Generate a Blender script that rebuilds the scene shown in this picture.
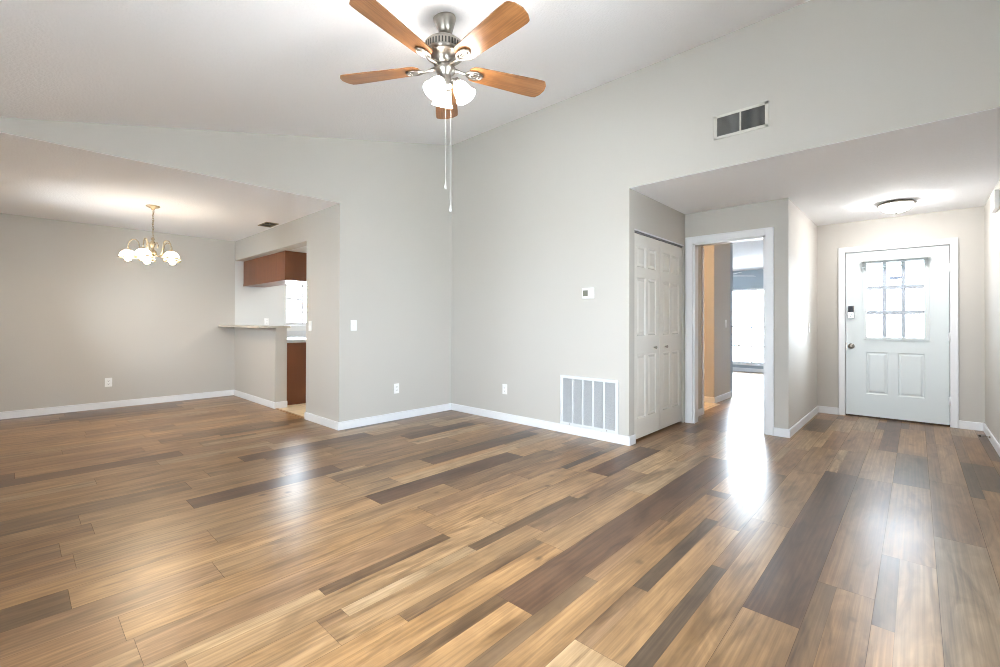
import bpy, bmesh, math, random
from mathutils import Vector, Matrix
for o in list(bpy.data.objects): bpy.data.objects.remove(o)
sc = bpy.context.scene
C = sc.collection

# ---------------------------------------------------------------- camera
ALPHA, PIT, ROL, EYE = 0.7490, 0.0057, 0.0028, 1.1565
F = Vector((math.cos(ALPHA)*math.cos(PIT), math.sin(ALPHA)*math.cos(PIT), math.sin(PIT)))
R = Vector((math.sin(ALPHA), -math.cos(ALPHA), 0)); U = R.cross(F)
R2 = R*math.cos(ROL)+U*math.sin(ROL); U2 = -R*math.sin(ROL)+U*math.cos(ROL)
cam = bpy.data.objects.new('camera', bpy.data.cameras.new('camera')); C.objects.link(cam)
m = Matrix.Identity(4)
for i in range(3): m[i][0] = R2[i]; m[i][1] = U2[i]; m[i][2] = -F[i]
m[2][3] = EYE
cam.matrix_world = m
cam.data.sensor_fit = 'HORIZONTAL'; cam.data.sensor_width = 36
cam.data.lens = 449.11/1000*36; cam.data.shift_x = 0.001; cam.data.shift_y = -0.0131
cam.data.clip_start = 0.02; cam.data.clip_end = 200
sc.camera = cam
# ---------------------------------------------------------------- view, world, daylight
sc.view_settings.view_transform = 'Standard'; sc.view_settings.look = 'None'
sc.view_settings.gamma = 1; sc.view_settings.use_curve_mapping = False
sc.view_settings.exposure = 1.06
SKY, SUNSIDE = 13.0, 34.0
w = bpy.data.worlds.new('sky'); sc.world = w; w.use_nodes = True
bg = w.node_tree.nodes['Background']; bg.inputs[0].default_value = (0.80, 0.89, 1.0, 1); 
_n = w.node_tree.nodes; _l = w.node_tree.links
_tc = _n.new('ShaderNodeTexCoord'); _sp = _n.new('ShaderNodeSeparateXYZ'); _mr = _n.new('ShaderNodeMapRange'); _mr.interpolation_type = 'SMOOTHSTEP'
_l.new(_tc.outputs['Generated'], _sp.inputs[0]); _l.new(_sp.outputs['X'], _mr.inputs[0])
_mr.inputs[1].default_value = 0.2; _mr.inputs[2].default_value = 1.0; _mr.inputs[3].default_value = SKY; _mr.inputs[4].default_value = SUNSIDE
_l.new(_mr.outputs[0], bg.inputs[1])      # hazy bright sun side towards +X
sc.cycles.use_denoising = True; sc.cycles.filter_width = 1.0
sc.cycles.max_bounces = 12; sc.cycles.diffuse_bounces = 7; sc.cycles.sample_clamp_indirect = 6
def portal(loc, rot, sx, sy):
    l = bpy.data.lights.new('window_portal', 'AREA'); l.shape = 'RECTANGLE'; l.size = sx; l.size_y = sy
    l.cycles.is_portal = True
    o = bpy.data.objects.new('window_portal', l); o.location = loc; o.rotation_euler = rot; C.objects.link(o)
H = math.pi/2
portal((-0.52, 1.6, 1.25), (0, -H, 0), 1.5, 1.8)  # added window, left wall of the living room
portal((-0.52, 6.4, 1.45), (0, -H, 0), 0.9, 1.0)  # added window, left wall of the dining area
portal((1.6, -0.60, 1.5), (H, 0, 0), 1.7, 1.3)  # added window behind the camera
portal((3.75, 8.0, 1.55), (-H, 0, 0), 1.2, 0.9)
portal((11.92, 2.9, 1.10), (0, H, 0), 1.8, 2.0)
portal((7.21, 0.192, 1.42), (0, H, 0), 0.85, 0.52)

# ---------------------------------------------------------------- materials
def lin(c):
    return tuple(((v/255)/12.92 if v/255 <= 0.04045 else ((v/255+0.055)/1.055)**2.4) for v in c)+(1,)
def mat(name, rgb, rough=0.5, metal=0.0, spec=0.5, bump=None, emit=None, coat=0):
    m = bpy.data.materials.new(name); m.use_nodes = True
    nt = m.node_tree; b = nt.nodes['Principled BSDF']
    b.inputs['Base Color'].default_value = lin(rgb); b.inputs['Roughness'].default_value = rough
    b.inputs['Metallic'].default_value = metal; b.inputs['Specular IOR Level'].default_value = spec
    b.inputs['Coat Weight'].default_value = coat
    if emit: b.inputs['Emission Color'].default_value = emit[0]+(1,); b.inputs['Emission Strength'].default_value = emit[1]
    if bump:
        tc = nt.nodes.new('ShaderNodeTexCoord'); n = nt.nodes.new('ShaderNodeTexNoise'); bp = nt.nodes.new('ShaderNodeBump')
        n.inputs['Scale'].default_value = bump[0]; n.inputs['Detail'].default_value = 4
        bp.inputs['Strength'].default_value = bump[1]; bp.inputs['Distance'].default_value = bump[2]
        nt.links.new(tc.outputs['Object'], n.inputs['Vector']); nt.links.new(n.outputs['Fac'], bp.inputs['Height'])
        nt.links.new(bp.outputs['Normal'], b.inputs['Normal'])
    return m
M = {}
M['wall'] = mat('warm_grey_paint', (194, 190, 183), 0.62, spec=0.35, bump=(90, 0.25, 0.002))
M['kwall'] = mat('kitchen_paint', (214, 215, 213), 0.5, spec=0.4, bump=(90, 0.2, 0.002))
M['ceil'] = mat('textured_ceiling_paint', (244, 244, 246), 0.8, spec=0.2, bump=(70, 0.6, 0.006))
M['trim'] = mat('white_trim_paint', (232, 233, 235), 0.35, bump=(40, 0.05, 0.001))
M['door'] = mat('white_door_paint', (214, 221, 222), 0.38, bump=(60, 0.08, 0.001))
M['bifold'] = mat('offwhite_door_paint', (226, 223, 216), 0.42, bump=(60, 0.08, 0.001))
M['plastic'] = mat('white_plastic', (238, 238, 236), 0.35)
M['slot'] = mat('dark_slot', (40, 38, 36), 0.6)
M['nickel'] = mat('brushed_nickel', (156, 150, 142), 0.28, 1.0, bump=(200, 0.05, 0.0005))
M['chrome'] = mat('polished_chrome', (200, 200, 202), 0.12, 1.0)
M['brass'] = mat('antique_brass', (176, 162, 136), 0.35, 1.0)
M['grille'] = mat('white_enamelled_grille', (216, 218, 220), 0.4)
M['duct'] = mat('dark_duct_void', (52, 54, 56), 0.8)
M['filter'] = mat('grey_filter_pad', (148, 149, 150), 0.9, bump=(300, 0.5, 0.003))
M['slate'] = mat('grey_painted_louvre', (122, 122, 120), 0.6)
M['lcd'] = mat('grey_display', (112, 112, 100), 0.25)
M['cordw'] = mat('white_cord', (205, 203, 198), 0.5)
M['blind'] = mat('pale_grey_blind_slats', (158, 165, 168), 0.5)
M['black'] = mat('black_gloss_plastic', (22, 26, 38), 0.4)
M['sticker'] = mat('blue_grey_sticker', (130, 145, 168), 0.5)
M['tile'] = mat('beige_floor_tile', (216, 196, 166), 0.4)
M['rubber'] = mat('dark_rubber', (60, 50, 42), 0.7)
M['concrete'] = mat('pale_concrete', (222, 220, 216), 0.9, bump=(20, 0.3, 0.01))
M['bar'] = mat('taupe_laminate', (196, 188, 174), 0.3)
M['count'] = mat('pale_grey_laminate', (200, 203, 206), 0.25)
M['steel'] = mat('stainless_steel', (190, 192, 195), 0.25, 1.0)

def emis(name, rgb, s):
    m = bpy.data.materials.new(name); m.use_nodes = True; nt = m.node_tree
    b = nt.nodes['Principled BSDF']
    b.inputs['Base Color'].default_value = (0.9, 0.88, 0.85, 1); b.inputs['Roughness'].default_value = 0.4
    b.inputs['Emission Color'].default_value = rgb+(1,); b.inputs['Emission Strength'].default_value = s
    return m
M['fan_shade'] = emis('lit_frosted_glass', (1.0, 0.95, 0.89), 19)
M['fan_bulb'] = emis('lit_fan_bulb', (1.0, 0.94, 0.87), 84)
M['chand_shade'] = emis('lit_opal_glass', (1.0, 0.82, 0.60), 7.5)
M['chand_bulb'] = emis('lit_bulb', (1.0, 0.78, 0.54), 75)
M['dome'] = emis('lit_dome_glass', (1.0, 0.98, 0.97), 56)
M['kitchen_fill'] = emis('kitchen_fill_diffuser', (1.0, 0.98, 0.94), 17)  # glow of the unseen light added to brighten the kitchen
M['bath_bulb'] = emis('warm_unseen_bulb', (1.0, 0.68, 0.40), 330)  # bulbs of the unseen lamp added for the bathroom's warm light

def glass_mat():
    m = bpy.data.materials.new('window_glass'); m.use_nodes = True; nt = m.node_tree; nt.nodes.clear()
    out = nt.nodes.new('ShaderNodeOutputMaterial'); mix = nt.nodes.new('ShaderNodeMixShader')
    t = nt.nodes.new('ShaderNodeBsdfTransparent'); g = nt.nodes.new('ShaderNodeBsdfGlossy'); g.inputs['Roughness'].default_value = 0.02
    fr = nt.nodes.new('ShaderNodeFresnel'); fr.inputs[0].default_value = 1.3
    t.inputs[0].default_value = (0.96, 0.98, 0.98, 1)
    nt.links.new(fr.outputs[0], mix.inputs[0]); nt.links.new(t.outputs[0], mix.inputs[1]); nt.links.new(g.outputs[0], mix.inputs[2])
    nt.links.new(mix.outputs[0], out.inputs[0]); return m
M['glass'] = glass_mat()

def wood_mat(name, base, sx, sy, lo, hi, rough, coat=0.0, attr=None, knots=False):
    """long grain along object X; optional per-board tone attribute (rgb) and seed (alpha)"""
    m = bpy.data.materials.new(name); m.use_nodes = True; nt = m.node_tree; N = nt.nodes; L = nt.links
    b = N['Principled BSDF']
    tc = N.new('ShaderNodeTexCoord')
    vec = tc.outputs['Object']
    if attr:
        at = N.new('ShaderNodeAttribute'); at.attribute_name = attr
        ad = N.new('ShaderNodeVectorMath'); ad.operation = 'MULTIPLY_ADD'
        cmb = N.new('ShaderNodeCombineXYZ'); 
        for i in range(3): L.new(at.outputs['Alpha'], cmb.inputs[i])
        ad.inputs[1].default_value = (37.0, 11.0, 53.0)
        L.new(cmb.outputs[0], ad.inputs[0]); L.new(vec, ad.inputs[2]); vec = ad.outputs[0]
    def mapped(scale):
        mp = N.new('ShaderNodeMapping'); mp.inputs['Scale'].default_value = scale; L.new(vec, mp.inputs['Vector']); return mp.outputs[0]
    def noise(scale, det=4, dist=0.0):
        n = N.new('ShaderNodeTexNoise'); n.inputs['Scale'].default_value = 1; n.inputs['Detail'].default_value = det
        n.inputs['Distortion'].default_value = dist; L.new(mapped(scale), n.inputs['Vector']); return n.outputs['Fac']
    def rng(sock, a, b_, c, d):
        r = N.new('ShaderNodeMapRange'); r.inputs[1].default_value = a; r.inputs[2].default_value = b_
        r.inputs[3].default_value = c; r.inputs[4].default_value = d; L.new(sock, r.inputs[0]); return r.outputs[0]
    def mul(a, b_):
        r = N.new('ShaderNodeMath'); r.operation = 'MULTIPLY'; L.new(a, r.inputs[0]); L.new(b_, r.inputs[1]); return r.outputs[0]
    broad = rng(noise((sx*0.9, sy*0.28, 1), 3, 0.8), 0.36, 0.64, lo, hi)
    fine = rng(noise((sx*1.3, sy*3.0, 1), 5, 0.3), 0.34, 0.66, 0.84, 1.12)
    f = mul(mul(broad, fine), rng(noise((sx*2.0, sy*8.0, 1), 3, 0.2), 0.36, 0.64, 0.90, 1.07))
    wv = N.new('ShaderNodeTexWave'); wv.wave_type = 'BANDS'; wv.bands_direction = 'Y'; wv.inputs['Scale'].default_value = 1.0
    wv.inputs['Distortion'].default_value = 9.0; wv.inputs['Detail'].default_value = 2; wv.inputs['Detail Scale'].default_value = 0.9
    L.new(mapped((sx*0.30, sy*0.50, 1)), wv.inputs['Vector'])
    f = mul(f, rng(wv.outputs['Fac'], 0, 1, 0.91, 1.06))
    tint = None
    if knots:
        blotch = rng(noise((sx*2.6, sy*0.36, 1), 5, 1.6), 0.36, 0.64, 0.80, 1.14); f = mul(f, blotch)
        streak = rng(noise((sx*1.5, sy*0.42, 1), 4, 1.5), 0.52, 0.68, 1.0, 0.60); f = mul(f, streak)
        vo = N.new('ShaderNodeTexVoronoi'); vo.inputs['Scale'].default_value = 1.0; L.new(mapped((2.4, 3.0, 1)), vo.inputs['Vector'])
        k = rng(vo.outputs['Distance'], 0.01, 0.080, 0.28, 1.0); f = mul(f, k); f = mul(f, rng(vo.outputs['Distance'], 0.0, 0.30, 0.82, 1.0))
    col = N.new('ShaderNodeMix'); col.data_type = 'RGBA'; col.blend_type = 'MULTIPLY'; col.inputs[0].default_value = 1.0
    if attr: L.new(at.outputs['Color'], col.inputs[6])
    else: col.inputs[6].default_value = lin(base)
    # darker grain is browner: per-channel power
    cx = N.new('ShaderNodeCombineColor')
    for i, p in enumerate((0.92, 1.0, 1.12)):
        pw = N.new('ShaderNodeMath'); pw.operation = 'POWER'; L.new(f, pw.inputs[0]); pw.inputs[1].default_value = p; L.new(pw.outputs[0], cx.inputs[i])
    L.new(cx.outputs[0], col.inputs[7]); L.new(col.outputs[2], b.inputs['Base Color'])
    b.inputs['Coat Weight'].default_value = coat; b.inputs['Coat Roughness'].default_value = 0.12
    b.inputs['Roughness'].default_value = rough
    bp = N.new('ShaderNodeBump'); bp.inputs['Strength'].default_value = 0.10; bp.inputs['Distance'].default_value = 0.001
    L.new(fine, bp.inputs['Height']); L.new(bp.outputs[0], b.inputs['Normal'])
    return m
M['floor'] = wood_mat('mixed_oak_planks', None, 1.0, 24, 0.80, 1.12, 0.30, attr='board', knots=True)
M['blade'] = wood_mat('honey_oak_blade', (146, 98, 58), 2.5, 34, 0.72, 1.16, 0.30)
M['cab'] = wood_mat('reddish_brown_cabinet', (126, 73, 41), 1.5, 16, 0.85, 1.1, 0.30)

# ---------------------------------------------------------------- mesh helpers
class MB:
    def __init__(s): s.bm = bmesh.new()
    def box(s, x0, x1, y0, y1, z0, z1, bev=0, seg=2):
        x0, x1 = sorted((x0, x1)); y0, y1 = sorted((y0, y1)); z0, z1 = sorted((z0, z1))
        t = bmesh.new()
        v = [t.verts.new((x, y, z)) for x in (x0, x1) for y in (y0, y1) for z in (z0, z1)]
        for f in ((0,1,3,2), (4,6,7,5), (0,4,5,1), (2,3,7,6), (0,2,6,4), (1,5,7,3)): t.faces.new([v[i] for i in f])
        if bev: bmesh.ops.bevel(t, geom=t.edges[:]+t.verts[:], offset=bev, segments=seg, affect='EDGES', profile=0.6)
        s.add(t); return s
    def add(s, t, mtx=None):
        if mtx is not None: bmesh.ops.transform(t, matrix=mtx, verts=t.verts)
        me = bpy.data.meshes.new('t'); t.to_mesh(me); t.free(); s.bm.from_mesh(me); bpy.data.meshes.remove(me)
    def prism(s, pts, axis, a, b):
        """polygon in the two other axes, extruded along axis from a to b"""
        t = bmesh.new()
        def P(p, d):
            q = list(p); q.insert(axis, d); return q
        v0 = [t.verts.new(P(p, a)) for p in pts]; v1 = [t.verts.new(P(p, b)) for p in pts]
        t.faces.new(v0); t.faces.new(v1[::-1]); n = len(pts)
        for i in range(n): t.faces.new((v0[i], v1[i], v1[(i+1) % n], v0[(i+1) % n]))
        s.add(t); return s
    def lathe(s, prof, mtx=None, seg=32, cap=True):
        t = bmesh.new(); rings = []
        for r, z in prof:
            rings.append([t.verts.new((r*math.cos(2*math.pi*i/seg), r*math.sin(2*math.pi*i/seg), z)) for i in range(seg)] if r > 1e-6 else [t.verts.new((0, 0, z))])
        for a, b in zip(rings, rings[1:]):
            for i in range(seg):
                j = (i+1) % seg
                if len(a) == 1 and len(b) == 1: continue
                if len(a) == 1: t.faces.new((a[0], b[i], b[j]))
                elif len(b) == 1: t.faces.new((a[i], b[0], a[j]))
                else: t.faces.new((a[i], b[i], b[j], a[j]))
        if cap:
            for rr in (rings[0], rings[-1]):
                if len(rr) > 1: t.faces.new(rr)
        for f in t.faces: f.smooth = True
        s.add(t, mtx); return s
    def tube(s, pts, r, seg=10, mtx=None, closed=False):
        pts = [Vector(p) for p in pts]; t = bmesh.new(); rings = []; n = len(pts); prev = None
        for i, p in enumerate(pts):
            if closed: d = pts[(i+1) % n]-pts[i-1]
            else: d = pts[min(i+1, n-1)]-pts[max(i-1, 0)]
            d.normalize()
            if prev is None:
                a = d.cross(Vector((0, 0, 1)));
                if a.length < 1e-3: a = d.cross(Vector((1, 0, 0)))
            else: a = prev-d*prev.dot(d)
            a.normalize(); prev = a; b = d.cross(a); rr = r[i] if isinstance(r, (list, tuple)) else r
            rings.append([t.verts.new(p+(a*math.cos(2*math.pi*k/seg)+b*math.sin(2*math.pi*k/seg))*rr) for k in range(seg)])
        m_ = n if closed else n-1
        for i in range(m_):
            A, B = rings[i], rings[(i+1) % n]
            for k in range(seg): t.faces.new((A[k], B[k], B[(k+1) % seg], A[(k+1) % seg]))
        if not closed: t.faces.new(rings[0]); t.faces.new(rings[-1])
        for f in t.faces: f.smooth = True
        s.add(t, mtx); return s
    def build(s, name, material, parent=None, mtx=None):
        bmesh.ops.recalc_face_normals(s.bm, faces=s.bm.faces)
        me = bpy.data.meshes.new(name); s.bm.to_mesh(me); s.bm.free(); me.materials.append(material)
        o = bpy.data.objects.new(name, me); C.objects.link(o)
        if parent: o.parent = parent
        if mtx is not None: o.matrix_local = mtx
        return o
def struct(name, mb, material):
    o = mb.build(name, material); o['kind'] = 'structure'; return o
def thing(name, label, cat, loc=(0, 0, 0), rot=(0, 0, 0), group=None):
    o = bpy.data.objects.new(name, None); C.objects.link(o); o.location = loc; o.rotation_euler = rot
    o.empty_display_size = 0.05
    o['label'] = label; o['category'] = cat
    if group: o['group'] = group
    return o
def lab(o, label): o['label'] = label; return o
T = Matrix.Translation
def Rm(a, ax): return Matrix.Rotation(math.radians(a), 4, ax)

# ---------------------------------------------------------------- key planes (metres; camera at the origin)
XR, YA, XS, YD, YC, XD, YF, XO, YR = 3.9555, 4.5457, 2.3684, 7.9357, 1.9936, 5.3447, 0.9526, 7.1494, -0.5414
XL, CE = -0.45, 2.44
XRB = 4.063                              # back of the big right wall
def cz(x): return 2.561+0.245*x          # sloped ceiling
XW, YW, YWE = 12.0, 0.95, 4.55           # bedroom far wall and sides

# ---------------------------------------------------------------- floor: individual boards in rows along X
def in_rooms(yc):
    if yc > YA+0.02: return XS
    if yc > YF+0.06: return XW-0.02
    return XO+0.09
TONE = {'P': (158, 130, 97), 'L': (149, 115, 78), 'M': (133, 100, 68), 'G': (113, 87, 61), 'D': (92, 64, 43), 'B': (88, 68, 49)}
SPEC = [  # row, part (0 lower, 1 upper, 2 full), x0, x1, tone
 (5,2,1.40,4.10,'D'),(5,1,.80,1.40,'G'),(5,0,.2,1.40,'L'),(4,1,1.0,1.78,'G'),(4,1,1.78,2.6,'M'),(4,0,.9,3.19,'L'),(4,1,2.6,3.3,'G'),
 (3,1,.9,1.40,'P'),(3,1,1.40,1.86,'M'),(3,1,1.86,2.80,'B'),(3,0,.9,1.40,'P'),(3,0,1.40,2.75,'L'),(3,1,2.8,4.0,'M'),(3,0,2.75,4.0,'G'),
 (2,1,1.30,2.28,'B'),(2,1,2.28,3.0,'M'),(2,0,1.30,2.99,'L'),(2,2,2.99,4.2,'L'),(1,2,1.2,2.03,'L'),(1,2,2.03,4.35,'D'),
 (0,1,1.5,2.46,'G'),(0,0,1.5,2.46,'L'),(0,2,2.46,4.33,'M'),(-1,1,1.8,2.25,'L'),(-1,1,2.25,2.97,'G'),(-1,0,1.8,2.97,'P'),(-1,2,2.97,4.36,'L'),(-1,2,4.36,5.4,'G'),
 (-2,2,1.9,3.42,'P'),(-2,2,3.42,4.6,'M'),(-3,1,2.4,4.36,'L'),(-3,1,4.36,5.4,'B'),(-3,0,2.4,4.6,'L'),(0,2,4.33,5.4,'L'),
 (6,1,.2,1.04,'L'),(6,1,1.04,1.9,'G'),(6,0,.2,1.9,'L'),(6,2,1.9,2.9,'L'),(7,1,.9,1.60,'P'),(7,1,1.60,2.53,'B'),(7,0,.8,2.0,'L'),(7,1,2.53,3.3,'M'),
 (8,1,.90,1.60,'B'),(8,0,.4,1.9,'L'),(8,1,.2,.9,'P'),(8,1,1.6,2.5,'L'),(8,2,3.05,4.0,'D'),(8,2,1.9,3.05,'L'),
 (9,1,2.98,3.6,'B'),(9,0,2.98,3.96,'L'),(9,2,.3,1.6,'M'),(9,2,1.6,2.98,'L'),(10,2,-.45,.28,'M'),(10,2,.28,1.72,'L'),(10,2,1.72,2.6,'M'),
 (11,2,2.10,3.3,'G'),(11,2,.65,2.1,'L'),(11,1,1.12,1.6,'M'),(11,2,-.2,.65,'M'),(12,2,-.45,.16,'G'),(12,2,.16,1.59,'L'),(12,2,1.59,3.0,'D'),
 (13,1,-.3,.73,'M'),(13,0,-.3,.73,'L'),(13,2,.73,1.9,'L'),(14,2,.2,1.6,'L'),(15,2,.16,1.6,'L'),(15,2,-.45,.16,'M'),
 (16,2,-.45,.3,'M'),(16,2,.76,1.75,'D'),(16,2,.3,.76,'L'),(17,2,.26,1.4,'L'),(17,2,1.4,2.6,'M'),(18,2,-.45,.84,'G'),(18,2,.84,1.9,'L'),
 (19,2,-.45,1.0,'L'),(20,2,1.3,2.5,'D'),(20,2,-.2,1.3,'L'),(21,2,.4,1.6,'L'),(22,2,-.4,.8,'L'),(23,2,-.45,1.0,'D'),(24,2,0,1.2,'L'),(19,2,2.0,3.2,'G'),
]
def build_floor():
    rnd = random.Random(7)
    bm = bmesh.new(); cols = []
    def rect(x0, x1, y0, y1, gx, gy0, gy1, tone):
        c = TONE[tone]; j = rnd.uniform(0.94, 1.06); j2 = rnd.uniform(-3, 3)
        c = lin((c[0]*j+j2, c[1]*j, c[2]*j-j2)); sd = rnd.random()
        vs = [bm.verts.new(p) for p in ((x0+gx, y0+gy0, 0), (x1-gx, y0+gy0, 0), (x1-gx, y1-gy1, 0), (x0+gx, y1-gy1, 0))]
        bm.faces.new(vs); cols.append((c[0], c[1], c[2], sd))
    def pick(): return rnd.choices('PLMGDB', (12, 42, 22, 10, 8, 5))[0]
    k = -4
    while True:
        ya = 0.130+0.197*k; yb = ya+0.197
        if ya > YD: break
        yc = (ya+yb)/2; xe = in_rooms(yc)
        y0, y1 = max(ya, YR-0.05), min(yb, YD+0.01)
        ysp = ya+0.197*0.655
        # x coverage for full rows and for split rows
        full = sorted((s[2], s[3], s[4]) for s in SPEC if s[0] == k and s[1] == 2)
        part = [sorted((s[2], s[3], s[4]) for s in SPEC if s[0] == k and s[1] == q) for q in (0, 1)]
        occ = full[:]
        if part[0] or part[1]:
            al = part[0]+part[1]
            cov = [(min(a[0] for a in al), max(a[1] for a in al))]
            # remove full intervals
            segs = []
            for a, b in cov:
                pts = [a]
                for fa, fb, _ in full:
                    if fa < b and fb > a: pts += [max(fa, a), min(fb, b)]
                pts.append(b)
                for i in range(0, len(pts), 2):
                    if pts[i+1]-pts[i] > 0.01: segs.append((pts[i], pts[i+1]))
        else: segs = []
        for a, b, t in full: rect(max(a, XL), min(b, xe), y0, y1, 0.0008, 0.0007, 0.0007, t)
        for a, b in segs:
            for q in (0, 1):
                yy0, yy1 = (y0, ysp) if q == 0 else (ysp, y1)
                x = a
                for pa, pb, t in part[q]:
                    pa, pb = max(pa, a), min(pb, b)
                    if pb <= x+0.005: continue
                    if pa > x+0.005: rect(x, pa, yy0, yy1, 0.0006, 0.0007*(q == 0), 0.0007*(q == 1), pick())
                    rect(max(pa, x), pb, yy0, yy1, 0.0006, 0.0007*(q == 0)+0.0003*(q == 1), 0.0007*(q == 1)+0.0003*(q == 0), t); x = pb
                if x < b-0.005: rect(x, b, yy0, yy1, 0.0006, 0.0007*(q == 0)+0.0003*(q == 1), 0.0007*(q == 1)+0.0003*(q == 0), pick())
        taken = sorted([(a, b) for a, b, _ in full]+segs)
        gaps = []; x = XL-0.05
        for a, b in taken:
            if a > x+0.01: gaps.append((x, a))
            x = max(x, b)
        if x < xe: gaps.append((x, xe))
        for a, b in gaps:
            x = a
            while x < b-0.01:
                ln = rnd.uniform(0.7, 1.5); e = min(x+ln, b)
                if b-e < 0.25: e = b
                if rnd.random() < 0.42: rect(x, e, y0, y1, 0.0008, 0.0007, 0.0007, pick())
                else:
                    mid = x+(e-x)*rnd.uniform(0.3, 0.7)
                    rect(x, e, y0, ysp, 0.0006, 0.0007, 0.0003, pick())
                    if rnd.random() < 0.6: rect(x, mid, ysp, y1, 0.0006, 0.0003, 0.0007, pick()); rect(mid, e, ysp, y1, 0.0006, 0.0003, 0.0007, pick())
                    else: rect(x, e, ysp, y1, 0.0006, 0.0003, 0.0007, pick())
                x = e
        k += 1
    me = bpy.data.meshes.new('floor'); bm.to_mesh(me); bm.free()
    at = me.color_attributes.new('board', 'FLOAT_COLOR', 'CORNER')
    for p in me.polygons:
        for li in p.loop_indices: at.data[li].color = cols[p.index]
    me.materials.append(M['floor'])
    o = bpy.data.objects.new('floor', me); C.objects.link(o); o['kind'] = 'structure'
    s = MB(); s.box(XL-0.12, XS, YR-0.12, YD+0.12, -0.12, -0.0015); s.box(XS, XW+0.12, YR-0.12, YWE+0.12, -0.12, -0.0015)
    struct('floor', s, mat('dark_plank_joint', (88, 70, 54), 0.8))
build_floor()
struct('ground', MB().box(-40, 60, -40, 50, -0.30, -0.15), M['concrete'])

def tile_mat():
    m = mat('beige_tile_with_grout', (214, 194, 164), 0.35); nt = m.node_tree; b = nt.nodes['Principled BSDF']
    br = nt.nodes.new('ShaderNodeTexBrick'); tc = nt.nodes.new('ShaderNodeTexCoord'); br.offset = 0
    br.inputs['Color1'].default_value = lin((222, 200, 168)); br.inputs['Color2'].default_value = lin((208, 186, 154)); br.inputs['Mortar'].default_value = lin((170, 152, 130))
    br.inputs['Scale'].default_value = 1; br.inputs['Brick Width'].default_value = 0.3; br.inputs['Row Height'].default_value = 0.3; br.inputs['Mortar Size'].default_value = 0.006
    nt.links.new(tc.outputs['Object'], br.inputs['Vector']); nt.links.new(br.outputs['Color'], b.inputs['Base Color']); return m
TM = tile_mat()
struct('floor', MB().box(XS+0.03, 5.4, YA+0.12, YD, -0.10, 0.0), TM)
struct('floor', MB().box(5.99, 6.89, 2.06, 4.1, 0.0, 0.003), TM)
struct('trim_1', MB().box(XS+0.0, XS+0.035, 5.355, 6.288, -0.1, 0.006, 0.002), mat('threshold_strip', (160, 122, 84), 0.4))

# ---------------------------------------------------------------- walls
def grid_wall(mb, axis, p0, p1, u0, u1, z0, z1, holes=()):
    us = sorted({u0, u1, *[h[0] for h in holes], *[h[1] for h in holes]}); zs = sorted({z0, z1, *[h[2] for h in holes], *[h[3] for h in holes]})
    for a, b in zip(us, us[1:]):
        for c, d in zip(zs, zs[1:]):
            um, zm = (a+b)/2, (c+d)/2
            if any(h[0] < um < h[1] and h[2] < zm < h[3] for h in holes): continue
            if axis == 'x': mb.box(p0, p1, a, b, c, d)
            else: mb.box(a, b, p0, p1, c, d)
    return mb
t = 0.12
# far wall of the living room with the dining header
s = MB().prism([(XL-t, CE+0.003), (XS, CE+0.003), (XS, 0), (XRB, 0), (XRB, cz(XRB)+0.1), (XL-t, cz(XL-t)+0.1)], 1, YA, YA+t)
struct('wall_back', s, M['wall'])
struct('wall_right', MB().prism([(YR-t, CE+0.003), (YC, CE+0.003), (YC, 0), (YA, 0), (YA, 3.62), (YR-t, 3.62)], 0, XR, XRB), M['wall'])
s = MB(); grid_wall(s, 'y', YC, YC+t, XRB, XD+t, 0, CE, [(XRB, 5.312, -1, 2.065)]); struct('wall_closet', s, M['wall'])
s = MB(); s.box(XRB-0.05, XRB, YC+0.01, YC+0.75, 0, CE); s.box(5.31, XD+t, YC+t, YC+0.75, 0, CE); s.box(XRB, XD+t, YC+0.75, YC+0.85, 0, CE); struct('wall_closet_inside', s, M['wall'])
s = MB(); grid_wall(s, 'x', XD, XD+t, YF, YC, 0, CE, [(1.155, 1.90, -1, 2.085)]); struct('wall_hall_front', s, M['wall'])
struct('wall_entry_left', MB().box(XD+t, 7.67, YF, YF+t, 0, CE), M['wall'])
s = MB(); grid_wall(s, 'x', XO, XO+t, YR-t, YF, 0, CE, [(-0.292, 0.680, -1, 2.075)]); struct('wall_entry', s, M['wall'])
s = MB(); grid_wall(s, 'y', YR-t, YR, XL-t, XO, 0, CE, [(0.75, 2.45, 0.85, 2.15)])  # opening for the window added behind the camera
s.prism([(XL-t, CE), (XRB, CE), (XRB, cz(XRB)+0.1), (XL-t, cz(XL-t)+0.1)], 1, YR-t, YR)
struct('wall_front', s, M['wall'])
s = MB(); grid_wall(s, 'x', XL-t, XL, YR, YD+t, 0, CE+0.02, [(0.7, 2.5, 0.5, 2.0), (5.9, 6.9, 1.0, 1.9)]); struct('wall_left', s, M['wall'])  # openings for the two added daylight windows
s = MB(); grid_wall(s, 'y', YD, YD+t, XL, XS, 0, CE); struct('wall_dining', s, M['wall'])
# kitchen
s = MB(); s.box(XS, XS+t, YA+t, 5.355, 0, CE); s.box(XS, XS+0.15, 5.355, YD, 2.135, CE); s.box(XS, XS+0.15, 6.288, YD, 0, 1.083); struct('wall_kitchen_divider', s, M['wall'])
struct('trim_2', MB().box(XS+0.15, 2.86, 5.0, YD, 2.135, CE), M['kwall'])
s = MB(); grid_wall(s, 'y', YD, YD+t, XS, 5.4, 0, CE, [(3.15, 4.35, 1.11, 2.03)]); struct('wall_kitchen_back', s, M['kwall'])
s = MB(); s.box(5.4, 5.52, YA, YD+t, 0, CE); s.box(XRB, 5.4, YA, YA+t, 0, CE); struct('wall_kitchen_right', s, M['kwall'])
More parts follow.
